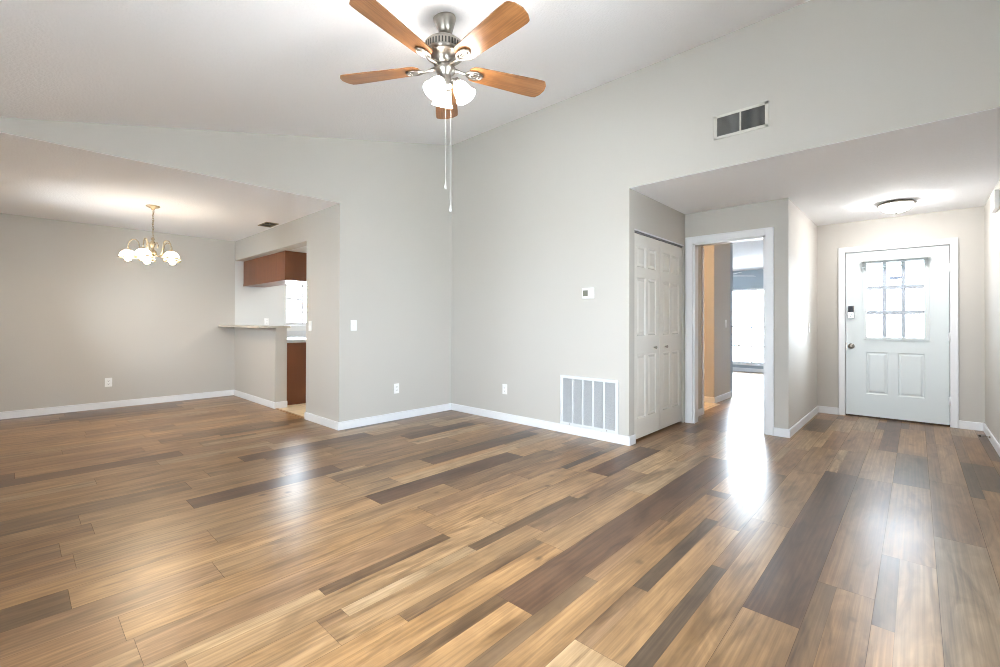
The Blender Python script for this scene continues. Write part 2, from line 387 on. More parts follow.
# hall, bathroom, bedroom
s = MB(); s.box(XD+t, 5.98, 2.0, 2.12, 0, CE); struct('wall_hall_left', s, M['wall'])
s = MB(); s.box(6.9, 7.67, 2.15, 2.27, 0, CE); s.box(6.9, 7.02, 2.27, 4.1, 0, CE); struct('wall_hall_end', s, M['wall'])
s = MB(); s.box(5.86, 5.98, 2.12, 4.22, 0, CE); s.box(5.98, 7.02, 4.1, 4.22, 0, CE); struct('wall_bathroom', s, M['wall'])
s = MB(); grid_wall(s, 'x', XW, XW+t, YW, YWE, 0, CE, [(2.0, 3.8, 0.19, 2.0)]); s.box(7.79, XW+t, YW-t, YW, 0, CE); s.box(7.02, XW+t, YWE, YWE+t, 0, CE)
s.box(7.67, 7.79, 2.15, YWE, 0, CE); s.box(7.67, 7.79, YW-t, YF+t+0.02, 0, CE); pass
struct('wall_bedroom', s, mat('blue_grey_paint', (168, 180, 190), 0.6))

# ---------------------------------------------------------------- ceilings
a, b = XL-t, XRB
s = MB().prism([(a, cz(a)), (b, cz(b)), (b, cz(b)+0.15), (a, cz(a)+0.15)], 1, YR-t, YA+t); struct('ceiling', s, M['ceil'])
struct('ceiling', MB().box(XRB, XW+t, YR-t, YWE+t, CE, CE+0.12), M['ceil'])
struct('ceiling', MB().box(XR+0.0005, XRB, YR-t, YC, CE, CE+0.0025), M['ceil'])
struct('ceiling', MB().box(XL-t, XS, YA+0.0005, YA+t, CE, CE+0.0025), M['ceil'])
struct('ceiling', MB().box(XL-t, XS+0.001, YA+t, YD+t, CE, CE+0.12), M['ceil'])
struct('ceiling', MB().box(XS+0.001, 5.52, YA+t, YD+t, CE, CE+0.12), M['ceil'])

# ---------------------------------------------------------------- baseboards
BH, BT = 0.088, 0.013
def bb(name, runs):
    s = MB()
    for r in runs:
        x0, x1, y0, y1 = r
        s.box(x0, x1, y0, y1, 0.0005, BH-0.012, 0.0)
        # stepped cap
        s.box(x0, x1, y0, y1, BH-0.012, BH, 0.003, 1)
    return struct(name, s, M['trim'])
bb('baseboard_right', [(XR-BT, XR, YC-BT, YA-BT), (XR, XRB+0.005, YC-BT, YC)])
bb('baseboard_back', [(XS-BT, XR, YA-BT, YA)])
bb('baseboard_column', [(XS-BT, XS, YA, 5.362)])
bb('baseboard_half_wall', [(XS-BT, XS, 6.275, YD-BT), (XS, XS+0.155, 6.275, 6.288)])
bb('baseboard_dining', [(XL, XS, YD-BT, YD)])
bb('baseboard_left', [(XL, XL+BT, YR, YD-BT)])
bb('baseboard_front', [(XL+BT, XO-BT, YR, YR+BT)])
bb('baseboard_hall_front', [(XD-BT, XD, YF-BT, 1.08)])
bb('baseboard_entry_left', [(XD, XO, YF-BT, YF)])
bb('baseboard_entry', [(XO-BT, XO, 0.729, YF-BT), (XO-BT, XO, YR+BT, -0.336)])
bb('baseboard_hall_left', [(XD+t+0.02, 5.993, 2.0-BT, 2.0)])
bb('baseboard_hall_end', [(6.9-BT, 7.683, 2.15-BT, 2.15), (6.9-BT, 6.9, 2.15, 4.1)])
bb('baseboard_bedroom', [(XW-BT, XW, YW, YWE)])

# ---------------------------------------------------------------- casings
def casing_y(name, x, y0, y1, zt, wd=0.078, th=0.018, depth=None):
    """casing round an opening y0..y1 on the wall plane x (facing -x)"""
    s = MB()
    for (a, b, c, d) in ((y0-wd, y0, 0.001, zt+wd), (y1, y1+wd, 0.001, zt+wd), (y0, y1, zt, zt+wd)):
        s.box(x-th, x, a, b, c, d, 0.004, 2)
    # inner and outer bead
    for (a, b, c, d) in ((y0-wd, y0-wd+0.014, 0.001, zt+wd), (y1+wd-0.014, y1+wd, 0.001, zt+wd), (y0-wd, y1+wd, zt+wd-0.014, zt+wd)):
        s.box(x-th-0.006, x-th+0.002, a, b, c, d, 0.002, 1)
    if depth:
        s.box(x, x+depth, y0, y0+0.018, 0.001, zt); s.box(x, x+depth, y1-0.018, y1, 0.001, zt); s.box(x, x+depth, y0, y1, zt-0.018, zt)
    return struct(name, s, M['trim'])
casing_y('trim_3', XD, 1.160, 1.898, 2.080, 0.080, depth=0.12)
casing_y('trim_4', XO, -0.275, 0.662, 2.055, 0.066)
DX = XO+0.012
# jamb of the entry door with its dark weatherstrip gap
s = MB(); s.box(XO, XO+t, -0.292, -0.275, 0, 2.06); s.box(XO, XO+t, 0.662, 0.680, 0, 2.06); s.box(XO, XO+t, -0.292, 0.680, 2.06, 2.075); s.box(DX+0.046, DX+0.06, -0.276, -0.25, 0.024, 2.06); s.box(DX+0.046, DX+0.06, 0.64, 0.663, 0.024, 2.06); s.box(DX+0.046, DX+0.06, -0.276, 0.663, 2.03, 2.061); s.box(DX+0.046, DX+0.06, -0.276, 0.663, 0.02, 0.045); struct('trim_5', s, M['trim'])
s = MB(); s.box(XO+0.014, XO+t, -0.275, 0.662, 0.0, 0.024, 0.002); struct('trim_6', s, mat('dark_threshold', (70, 58, 48), 0.4, 0.6))
# bathroom jamb strip and casing in the hall
s = MB(); s.box(5.98, 5.998, 2.0, 2.12, 0.004, 2.06); s.box(5.94, 5.995, 1.988, 2.0, 0.09, 2.12, 0.003); struct('trim_7', s, M['trim'])
s = MB()
for z in (0.28, 1.75): s.box(5.998, 6.004, 2.02, 2.05, z-0.03, z+0.03, 0.001)
struct('trim_8', s, M['brass'])

# ---------------------------------------------------------------- panelled door leaf
def leaf(mb, mapf, u0, u1, v0, v1, panels, depth, rd=0.009):
    """front skin with raised-and-fielded panels; mapf(u,v,d) gives world point, d>0 into the leaf"""
    t = bmesh.new()
    us = sorted({u0, u1, *[p[0] for p in panels], *[p[1] for p in panels]}); vs = sorted({v0, v1, *[p[2] for p in panels], *[p[3] for p in panels]})
    def V(u, v, d): return t.verts.new(mapf(u, v, d))
    done = set()
    for a, b in zip(us, us[1:]):
        for c, d in zip(vs, vs[1:]):
            um, vm = (a+b)/2, (c+d)/2
            if any(p[0] < um < p[1] and p[2] < vm < p[3] for p in panels): continue
            t.faces.new([V(a, c, 0), V(b, c, 0), V(b, d, 0), V(a, d, 0)])
    for p in panels:
        if len(p) > 4: continue                    # an opening: no panel
        prev = None
        for ins, dd in ((0, 0), (0.009, rd), (0.018, rd), (0.036, 0.002)):
            q = [V(p[0]+ins, p[2]+ins, dd), V(p[1]-ins, p[2]+ins, dd), V(p[1]-ins, p[3]-ins, dd), V(p[0]+ins, p[3]-ins, dd)]
            if prev:
                for i in range(4): t.faces.new([prev[i], prev[(i+1) % 4], q[(i+1) % 4], q[i]])
            prev = q
        t.faces.new(prev)
    for (a, b, c, d) in ((u0, u1, v0, v0), (u0, u1, v1, v1)): t.faces.new([V(a, c, 0), V(b, c, 0), V(b, c, depth), V(a, c, depth)])
    for u in (u0, u1): t.faces.new([V(u, v0, 0), V(u, v1, 0), V(u, v1, depth), V(u, v0, depth)])
    for a, b in zip(us, us[1:]):
        for c, d in zip(vs, vs[1:]):
            um, vm = (a+b)/2, (c+d)/2
            if any(len(p) > 4 and p[0] < um < p[1] and p[2] < vm < p[3] for p in panels): continue
            t.faces.new([V(a, c, depth), V(b, c, depth), V(b, d, depth), V(a, d, depth)])
    for p in panels:
        if len(p) > 4:
            q = [(p[0], p[2]), (p[1], p[2]), (p[1], p[3]), (p[0], p[3])]
            for i in range(4):
                A, B = q[i], q[(i+1) % 4]; t.faces.new([V(*A, 0), V(*B, 0), V(*B, depth), V(*A, depth)])
    bmesh.ops.remove_doubles(t, verts=t.verts, dist=1e-5)
    mb.add(t); return mb

# front door
GY0, GY1, GZ0, GZ1 = -0.064, 0.448, 0.997, 1.90
DX = XO+0.012
s = MB(); leaf(s, lambda u, v, d: (DX+d, u, v), -0.270, 0.657, 0.022, 2.050, [(-0.07, 0.162, 0.297, 0.812), (0.252, 0.458, 0.297, 0.812), (GY0-0.02, GY1+0.012, GZ0-0.01, GZ1+0.01, 'hole')], 0.044)
door = s.build('door_1', M['door']); door['kind'] = 'structure'
s = MB()
for (a, b, c, d) in ((-0.112, GY0, 0.962, 1.935), (GY1, 0.487, 0.962, 1.935), (GY0, GY1, 0.962, GZ0), (GY0, GY1, GZ1, 1.935)): s.box(DX-0.014, DX+0.001, a, b, c, d, 0.005, 2)
s.build('glazing_frame', M['door'], door)
s = MB()
for y in (0.113, 0.283): s.box(DX-0.003, DX+0.011, y-0.020, y+0.020, GZ0, GZ1, 0.003, 1)
for z in (1.297, 1.598): s.box(DX-0.006, DX+0.012, GY0, GY1, z-0.024, z+0.024, 0.003, 1)
s.build('muntin_grid', mat('grey_white_muntin', (170, 178, 188), 0.4), door)
MB().box(DX+0.013, DX+0.018, GY0-0.01, GY1+0.01, GZ0-0.005, GZ1+0.005).build('glass_pane', M['glass'], door)
s = MB(); s.box(DX-0.0, DX+0.012, 0.125, 0.240, 1.693, 1.728, 0.002); lab(s.build('sticker', M['sticker'], door), 'small blue-grey sticker on the upper middle pane')
kx = DX
s = MB().lathe([(0.0, 0), (0.033, 0), (0.034, 0.006), (0.026, 0.011), (0.014, 0.014), (0.012, 0.035), (0.024, 0.042), (0.029, 0.055), (0.026, 0.068), (0.012, 0.075), (0, 0.076)], T((kx, 0.602, 0.878))@Rm(-90, 'Y'), 28)
lab(s.build('door_knob', M['nickel'], door), 'round satin nickel door knob')
s = MB(); s.box(kx-0.026, kx, 0.570, 0.636, 1.228, 1.300, 0.008, 3); s.box(kx-0.030, kx, 0.572, 0.634, 1.296, 1.385, 0.006, 3)
s.lathe([(0, 0), (0.020, 0), (0.020, 0.010), (0.008, 0.012), (0.008, 0.018), (0, 0.018)], T((kx-0.026, 0.603, 1.262))@Rm(-90, 'Y'), 20)
s.box(kx-0.052, kx-0.040, 0.588, 0.618, 1.257, 1.267, 0.002)
db = lab(s.build('deadbolt', M['chrome'], door), 'chrome deadbolt with a dark keypad')
MB().box(kx-0.034, kx-0.029, 0.577, 0.630, 1.303, 1.381, 0.001).build('keypad', M['black'], db)
for z in (1.79, 1.012, 0.29):
    s = MB(); s.box(XO-0.020, XO-0.004, -0.292, -0.262, z-0.045, z+0.045, 0.003); s.tube([(XO-0.020, -0.274, z-0.05), (XO-0.020, -0.274, z+0.05)], 0.007); s.build('hinge', M['trim'], door)
s = MB(); s.box(DX-0.0015, DX-0.0003, 0.645, 0.657, 0.84, 0.92); s.build('latch_plate', M['nickel'], door)
# mini blind, raised
bl = thing('window_blind', 'white mini blind pulled right up above the front door glass', 'blind', (7.11, 0.193, 1.93))
s = MB().box(-0.016, 0.016, -0.298, 0.298, -0.004, 0.022, 0.003); s.build('headrail', M['plastic'], bl)
s = MB()
for i in range(13): s.box(-0.012, 0.012, -0.292, 0.292, -0.012-i*0.0052, -0.010-i*0.0052)
s.build('slats', M['blind'], bl)
MB().box(-0.013, 0.013, -0.294, 0.294, -0.088, -0.078, 0.003).build('bottom_rail', M['blind'], bl)
for y in (-0.30, 0.30): MB().box(-0.018, 0.049, y-0.006, y+0.006, -0.012, 0.026, 0.002).build('bracket', M['plastic'], bl)
MB().tube([(-0.018, 0.21, -0.01), (-0.018, 0.212, -0.08), (-0.018, 0.208, -0.19)], 0.0022, 6).build('tilt_wand', M['cordw'], bl)

# closet bifold
cl = bpy.data.objects.new('door_2', None); C.objects.link(cl); cl['kind'] = 'structure'; cl.location = (4.68, YC+0.02, 0)
def rel(o): o.matrix_parent_inverse = T(-Vector(cl.location)); return o
PZ = [(1.715, 1.925), (1.035, 1.610), (0.215, 0.845)]
for (a, b, kxx) in ((4.070, 4.682, 4.545), (4.688, 5.300, 4.825)):
    c1, c2 = (a+0.085, a+0.275), (b-0.275, b-0.085)
    pn = [(u[0], u[1], z[0], z[1]) for u in (c1, c2) for z in PZ]
    s = MB(); leaf(s, lambda u, v, d: (u, YC+0.018+d, v), a, b, 0.022, 2.040, pn, 0.032, 0.011)
    lf = rel(s.build('door_leaf', M['bifold'], cl))
    s = MB().lathe([(0, 0), (0.010, 0), (0.007, 0.012), (0.015, 0.020), (0.016, 0.028), (0.009, 0.034), (0, 0.035)], T((kxx, YC+0.018, 0.905))@Rm(90, 'X'), 20)
    lab(s.build('knob', M['nickel'], lf), 'small metal knob')
s = MB(); s.box(4.066, 5.308, YC+0.012, YC+0.05, 2.047, 2.062); rel(s.build('track', M['slate'], cl))
s = MB(); s.box(XRB, 5.312, YC-0.002, YC+0.10, 2.062, 2.072); struct('trim_9', s, M['trim'])

# ---------------------------------------------------------------- windows
def window(name, axis, p, u0, u1, z0, z1, ncols, rows, face, th=0.05, fw=0.045, mid=None, gw=0.014, vtop=None):
    """face=+1: the room lies on the lower side of the axis plane"""
    e = MB()
    def bx(mb, d0, d1, a, b, c, d, bev=0.003):
        (mb.box(p+d0, p+d1, a, b, c, d, bev, 1) if axis == 'x' else mb.box(a, b, p+d0, p+d1, c, d, bev, 1))
    for (a, b, c, d) in ((u0, u0+fw, z0, z1), (u1-fw, u1, z0, z1), (u0+fw, u1-fw, z0, z0+fw), (u0+fw, u1-fw, z1-fw, z1)): bx(e, 0, th, a, b, c, d)
    w_ = struct(name, e, M['trim'])
    g = MB(); uu0, uu1 = u0+fw, u1-fw
    for i in range(1, ncols): x = uu0+(uu1-uu0)*i/ncols; bx(g, 0.012, 0.030, x-gw, x+gw, z0+fw, vtop or z1-fw)
    for z in rows: bx(g, 0.010, 0.032, uu0, uu1, z-gw, z+gw)
    if mid: bx(g, 0.002, 0.04, uu0, uu1, mid-0.02, mid+0.02)
    g.build('muntin_grid', M['trim'], w_)
    gl = MB(); bx(gl, 0.034, 0.038, uu0, uu1, z0+fw, z1-fw, 0); gl.build('glass_pane', M['glass'], w_)
    return w_
w1 = window('window_1', 'y', YD+0.05, 3.15, 4.35, 1.11, 2.03, 4, (1.34, 1.80), 1, mid=1.57)
w2 = window('window_2', 'x', XW+0.03, 2.0, 3.8, 0.19, 2.0, 6, (0.62, ), 1, mid=1.08, gw=0.017, vtop=1.08)
w3 = window('added_window_3', 'x', XL-0.09, 0.7, 2.5, 0.5, 2.0, 4, (), 1, mid=1.25)  # unseen window, added to bring daylight in from the left
w4 = window('added_window_4', 'x', XL-0.09, 5.9, 6.9, 1.0, 1.9, 2, (), 1, mid=1.45)  # also unseen, added for daylight in the dining area
w5 = window('added_window_5', 'y', YR-0.09, 0.75, 2.45, 0.85, 2.15, 2, (), 1)  # added behind the camera as a further daylight source, out of view
struct('trim_10', MB().box(3.12, 4.38, YD-0.02, YD+0.06, 1.09, 1.11, 0.004), M['trim'])
struct('trim_11', MB().box(XW-0.03, XW+0.04, 1.95, 3.85, 0.155, 0.19, 0.006), M['trim'])

# ---------------------------------------------------------------- ceiling fan
FX, FY = 1.738, 2.07
FZ = cz(FX)
ZB = 2.687
fan = thing('ceiling_fan', 'brushed nickel ceiling fan with five honey wood blades and three lit glass shades', 'ceiling fan', (FX, FY, ZB))
zt = FZ-ZB
ang = math.degrees(math.atan(0.245))
s = MB().lathe([(0.0, 0.0), (0.062, 0.0), (0.068, -0.010), (0.066, -0.025), (0.048, -0.070), (0.036, -0.098), (0.026, -0.104), (0, -0.104)], T((0, 0, zt+0.004))@Rm(-ang*0.55, 'Y'), 36); s.build('canopy', M['nickel'], fan)
s = MB().lathe([(0.012, zt-0.15), (0.012, zt-0.09)], None, 16); s.lathe([(0, zt-0.112), (0.024, zt-0.116), (0.028, zt-0.130), (0.020, zt-0.142), (0, zt-0.142)], None, 24); s.build('downrod', M['nickel'], fan)
mt = zt-0.140
s = MB().lathe([(0.0, mt), (0.045, mt), (0.095, mt-0.010), (0.116, mt-0.028), (0.120, mt-0.040), (0.120, mt-0.085), (0.105, mt-0.100), (0.078, mt-0.112), (0.066, mt-0.135), (0.060, mt-0.150), (0.0, mt-0.155)], None, 48)
motor = s.build('motor_housing', M['nickel'], fan)
s = MB()
for i in range(40):
    q = Rm(i*9, 'Z'); tb = bmesh.new(); bmesh.ops.create_cube(tb, size=1.0, matrix=q@T((0.1195, 0, mt-0.062))@Matrix.Diagonal((0.003, 0.008, 0.034, 1))); s.add(tb)
s.build('vent_slots', M['slot'], motor)
s = MB().lathe([(0, -0.005), (0.052, -0.005), (0.060, -0.018), (0.056, -0.040), (0.036, -0.052), (0.032, -0.095), (0.042, -0.105), (0.042, -0.130), (0.026, -0.150), (0.010, -0.158), (0, -0.160)], T((R.x*0.008, R.y*0.008, 0.01)), 32)
kit = s.build('light_kit', M['nickel'], fan)
TH0 = 48
def blade_mesh():
    t_ = bmesh.new(); n = 26; L0, L1 = 0.155, 0.668; top = []; bot = []
    out = []
    for i in range(n+1):
        x = L0+(L1-L0)*i/n; f = i/n
        wdt = 0.060+0.020*min(1, f*1.25)
        if f < 0.10: wdt *= math.sin(math.acos(1-f/0.10) if f > 0 else 0)*0.45+0.55
        d = L1-x; rr = 0.04
        if d < rr: wdt = wdt-0.034*(1-math.sqrt(max(0, 1-((rr-d)/rr)**2)))
        out.append((x, wdt))
    # slightly convex tip
    poly = [(x, wdt) for x, wdt in out]+[(L1+0.010, 0.0)]+[(x, -wdt) for x, wdt in reversed(out)]
    a_ = [t_.verts.new((x, y, 0.003)) for x, y in poly]; b_ = [t_.verts.new((x, y, -0.003)) for x, y in poly]
    t_.faces.new(a_); t_.faces.new(b_[::-1]); k = len(poly)
    for i in range(k): t_.faces.new((a_[i], a_[(i+1) % k], b_[(i+1) % k], b_[i]))
    return t_
for k in range(5):
    A = TH0+72*k
    base = Rm(A, 'Z')@Rm(-10, 'X')
    s = MB(); s.add(blade_mesh()); bl_ = s.build('blade', M['blade'], fan, base)
    # blade iron with an oval medallion of scrollwork under the blade
    s = MB()
    s.tube([(0.055, 0, 0.000), (0.085, 0, -0.006), (0.120, 0.0, -0.012), (0.155, 0, -0.012)], [0.011, 0.009, 0.008, 0.010], 10)
    ov = [(0.190+0.050*math.cos(q*math.pi/14), 0.030*math.sin(q*math.pi/14), -0.011) for q in range(28)]
    s.tube(ov, 0.0065, 8, closed=True)
    ov = [(0.192+0.030*math.cos(q*math.pi/10), 0.014*math.sin(q*math.pi/10), -0.010) for q in range(20)]
    s.tube(ov, 0.004, 8, closed=True)
    s.tube([(0.150, 0, -0.010), (0.235, 0, -0.010)], 0.004, 8)
    for yy in (-0.017, 0.017): s.tube([(0.158, yy*0.7, -0.011), (0.185, yy*1.3, -0.009), (0.222, yy*0.8, -0.010)], 0.0035, 8)
    for (xx, yy) in ((0.168, 0), (0.215, 0.014), (0.215, -0.014)): s.lathe([(0, -0.018), (0.006, -0.016), (0.006, -0.003), (0, -0.003)], T((xx, yy, 0)), 10)
    s.build('blade_iron', M['nickel'], fan, base)
vr = math.degrees(ALPHA)-90     # camera-right azimuth
for k, off in enumerate((-8, 112, 232)):
    A = vr+off
    mtx = T(R*0.016)@Rm(A, 'Z')@T((0.052 if k == 0 else 0.040, 0, -0.082))@Rm(148, 'Y')@Matrix.Scale(0.94, 4)
    s = MB(); s.tube([(0.0, 0, -0.105), (0.045, 0, -0.098), (0.070, 0, -0.092)], 0.010, 10); s.build('lamp_arm', M['nickel'], fan, T(R*0.016)@Rm(A, 'Z')@T((0, 0, 0.02)))
    s = MB().lathe([(0.016, -0.005), (0.026, 0.004), (0.026, 0.022), (0.020, 0.026)], None, 20); s.build('socket_cup', M['nickel'], fan, mtx)
    prof = [(0.022, 0.020), (0.034, 0.032), (0.047, 0.055), (0.053, 0.078), (0.056, 0.100), (0.064, 0.122), (0.070, 0.130)]
    inner = [(r_-0.003, z_) for r_, z_ in reversed(prof)]
    s = MB().lathe(prof+inner, None, 32, cap=False); sh = s.build('lamp_shade', M['fan_shade'], fan, mtx)
    s = MB().lathe([(0, 0.03), (0.012, 0.035), (0.014, 0.055), (0.024, 0.075), (0.024, 0.092), (0.014, 0.106), (0, 0.110)], None, 20); s.build('bulb', M['fan_bulb'], sh)
Rv = R; Fv = Vector((math.cos(ALPHA), math.sin(ALPHA), 0))
def chain(off, z1, label):
    p = off; s = MB(); z = -0.12
    s.tube([(p[0], p[1], -0.11), (p[0], p[1], z1)], 0.0009, 6)
    n = int((-0.12-z1)/0.012)
    for i in range(n): s.lathe([(0, 0.0015), (0.0015, 0), (0, -0.0015)], T((p[0], p[1], z-i*0.012)), 6)
    c = s.build('pull_chain', M['cordw'], fan)
    MB().lathe([(0, z1), (0.004, z1-0.003), (0.005, z1-0.020), (0.007, z1-0.030), (0.006, z1-0.038), (0, z1-0.040)], None, 12, True).build('pull_knob', M['cordw'], c, T((p[0], p[1], 0)))
chain((Rv*0.014-Fv*0.03), -0.70, '')
chain((Rv*0.044-Fv*0.03), -0.835, '')

# ---------------------------------------------------------------- chandelier
ch = thing('chandelier', 'small brass chandelier with five lit white glass shades hanging in the dining area', 'chandelier', (1.025, 6.185, CE))
s = MB().lathe([(0, 0), (0.062, 0), (0.066, -0.006), (0.055, -0.016), (0.022, -0.028), (0.012, -0.045), (0, -0.046)], None, 32); s.build('canopy', M['brass'], ch)
s = MB()
for i in range(13):
    z = -0.055-i*0.0235; q = Rm(90*(i % 2), 'Z')
    s.tube([(0.008*math.cos(k*math.pi/6), 0, 0.015*math.sin(k*math.pi/6)) for k in range(12)], 0.0025, 6, T((0, 0, z))@q, closed=True)
s.tube([(0.006*math.sin(i*1.1)+0.004, 0.006*math.cos(i*1.1), -0.04-i*0.016) for i in range(20)], 0.003, 6)
s.build('chain', M['brass'], ch)
s = MB().lathe([(0, -0.345), (0.010, -0.350), (0.018, -0.365), (0.010, -0.385), (0.022, -0.400), (0.026, -0.430), (0.014, -0.455), (0.014, -0.480), (0.034, -0.500), (0.042, -0.525), (0.034, -0.550), (0.014, -0.565), (0.018, -0.585), (0.010, -0.600), (0, -0.612)], None, 28)
s.build('centre_column', M['brass'], ch)
for k in range(5):
    A = 80.6-90+176+72*k
    base = Rm(A, 'Z')
    pts = [(0.030, -0.52), (0.055, -0.555), (0.085, -0.555), (0.105, -0.515), (0.115, -0.46), (0.125, -0.41), (0.150, -0.385), (0.180, -0.39), (0.203, -0.42), (0.212, -0.465), (0.212, -0.50)]
    s = MB().tube([(x, 0, z) for x, z in pts], 0.006, 8)
    s.tube([(0.02, 0, -0.42), (0.045, 0, -0.40), (0.06, 0, -0.43), (0.05, 0, -0.46)], 0.004, 6)
    s.lathe([(0.012, -0.492), (0.026, -0.500), (0.030, -0.512), (0.020, -0.52)], T((0.212, 0, 0)), 16)
    s.build('arm', M['brass'], ch, base)
    prof = [(0.020, -0.505), (0.040, -0.514), (0.058, -0.530), (0.070, -0.552), (0.076, -0.576)]
    s = MB().lathe(prof+[(r_-0.003, z_) for r_, z_ in reversed(prof)], None, 28, cap=False)
    sh = s.build('lamp_shade', M['chand_shade'], ch, base@T((0.212, 0, 0)))
    MB().lathe([(0.074, -0.576), (0.084, -0.578), (0.084, -0.590), (0.074, -0.592), (0.072, -0.584), (0.074, -0.576)], None, 28, cap=False).build('rim_band', M['brass'], sh)
    s = MB().lathe([(0.0, -0.555), (0.014, -0.56), (0.028, -0.580), (0.030, -0.598), (0.022, -0.618), (0, -0.626)], None, 18); s.build('bulb', M['chand_bulb'], sh)

# ---------------------------------------------------------------- entry dome light
dl = thing('ceiling_light', 'round flush dome light with nickel rim on the entry ceiling', 'ceiling light', (6.30, 0.155, CE))
s = MB().lathe([(0, 0), (0.125, 0), (0.145, -0.010), (0.160, -0.026), (0.150, -0.034), (0.134, -0.030), (0, -0.028)], None, 48); s.build('rim', M['nickel'], dl)
s = MB().lathe([(0.134, -0.030), (0.134, -0.042), (0.124, -0.062), (0.098, -0.086), (0.062, -0.101), (0.025, -0.106), (0, -0.107)], None, 48, cap=False); s.build('glass_dome', M['dome'], dl)
s = MB().lathe([(0, -0.105), (0.010, -0.107), (0.012, -0.114), (0.005, -0.122), (0, -0.123)], None, 16); s.build('finial', M['nickel'], dl)

# ---------------------------------------------------------------- vents
rv = thing('return_air_grille', 'large white return air grille with five mesh bays low on the living room wall', 'vent', (XR, 2.4375, 0.086))
yl, yr_, zh = 0.337, -0.337, 0.520
s = MB(); fr = 0.032
for (a, b, c, d) in ((yr_, yl, 0, fr), (yr_, yl, zh-fr, zh), (yr_, yr_+fr, fr, zh-fr), (yl-fr, yl, fr, zh-fr)): s.box(-0.016, -0.0005, a, b, c+0.003, d+0.003, 0.003, 1)
s.build('frame', M['grille'], rv)
s = MB(); inner = (yl-fr)-(yr_+fr)
for i in range(1, 5):
    y = yr_+fr+inner*i/5; s.box(-0.015, -0.003, y-0.009, y+0.009, fr, zh-fr+0.003, 0.002, 1)
s.build('mullions', M['grille'], rv)
s = MB(); n = 78
for i in range(n):
    z = fr+0.008+(zh-2*fr-0.008)*i/(n-1); s.prism([(-0.011, z-0.0012), (-0.010, z-0.0022), (-0.003, z+0.0012), (-0.004, z+0.0022)], 1, yr_+fr, yl-fr)
s.build('louvres', mat('grey_mesh_enamel', (204, 205, 206), 0.5), rv)
MB().box(-0.0022, -0.0004, yr_+0.01, yl-0.01, 0.01, zh-0.01).build('filter_pad', M['filter'], rv)
for y in (yr_+0.12, yl-0.12): MB().lathe([(0, 0), (0.006, 0), (0.005, 0.003), (0, 0.004)], T((-0.016, y, 0.018))@Rm(-90, 'Y'), 10).build('screw', M['nickel'], rv)

hv = thing('wall_vent', 'grey two-panel supply vent high on the wall above the entry opening', 'vent', (XR, 1.034, 2.781))
s = MB(); hy, hz = 0.201, 0.098
for (a, b, c, d) in ((-hy, hy, -hz, -hz+0.022), (-hy, hy, hz-0.022, hz), (-hy, -hy+0.026, -hz, hz), (hy-0.026, hy, -hz, hz), (-0.006, 0.006, -hz, hz)): s.box(-0.009, -0.0005, a, b, c, d, 0.002, 1)
s.build('frame', mat('wall_coloured_enamel', (208, 205, 196), 0.5), hv)
for (a, b, tilt) in ((-hy+0.026, -0.006, 1), (0.006, hy-0.026, 0)):
    s = MB(); n = 22 if tilt else 24
    for i in range(n):
        y = a+(b-a)*(i+0.5)/n; wv_ = 0.0022 if tilt else 0.0030
        s.prism([(-0.008, y-wv_), (-0.0075, y-wv_-0.001), (-0.002, y+wv_), (-0.0025, y+wv_+0.001)], 2, -hz+0.022, hz-0.022)
    s.build('louvre_bank', M['slate'], hv)
MB().box(-0.0015, -0.0004, -hy+0.01, hy-0.01, -hz+0.01, hz-0.01).build('backing', M['duct'], hv)

dv = thing('ceiling_vent', 'small dark ceiling register above the kitchen pass-through', 'vent', (2.245, 6.22, CE))
s = MB()
for (a, b, c, d) in ((-0.08, 0.08, -0.15, -0.135), (-0.08, 0.08, 0.135, 0.15), (-0.08, -0.065, -0.135, 0.135), (0.065, 0.08, -0.135, 0.135), (-0.065, 0.065, -0.005, 0.005)): s.box(a, b, c, d, -0.008, -0.0005, 0.002, 1)
s.build('frame', mat('tarnished_register_enamel', (150, 136, 112), 0.5), dv)
s = MB()
for i in range(9):
    x = -0.060+i*0.015; s.prism([(x, -0.007), (x+0.001, -0.0075), (x+0.009, -0.002), (x+0.008, -0.0015)], 1, -0.135, 0.135)
s.build('louvres', mat('tarnished_louvre', (112, 100, 84), 0.5), dv)
MB().box(-0.07, 0.07, -0.14, 0.14, -0.0012, -0.0004).build('backing', M['duct'], dv)
MB().tube([(-0.02, -0.10, -0.006), (-0.022, -0.11, -0.03)], 0.004, 8).build('damper_lever', M['slate'], dv)

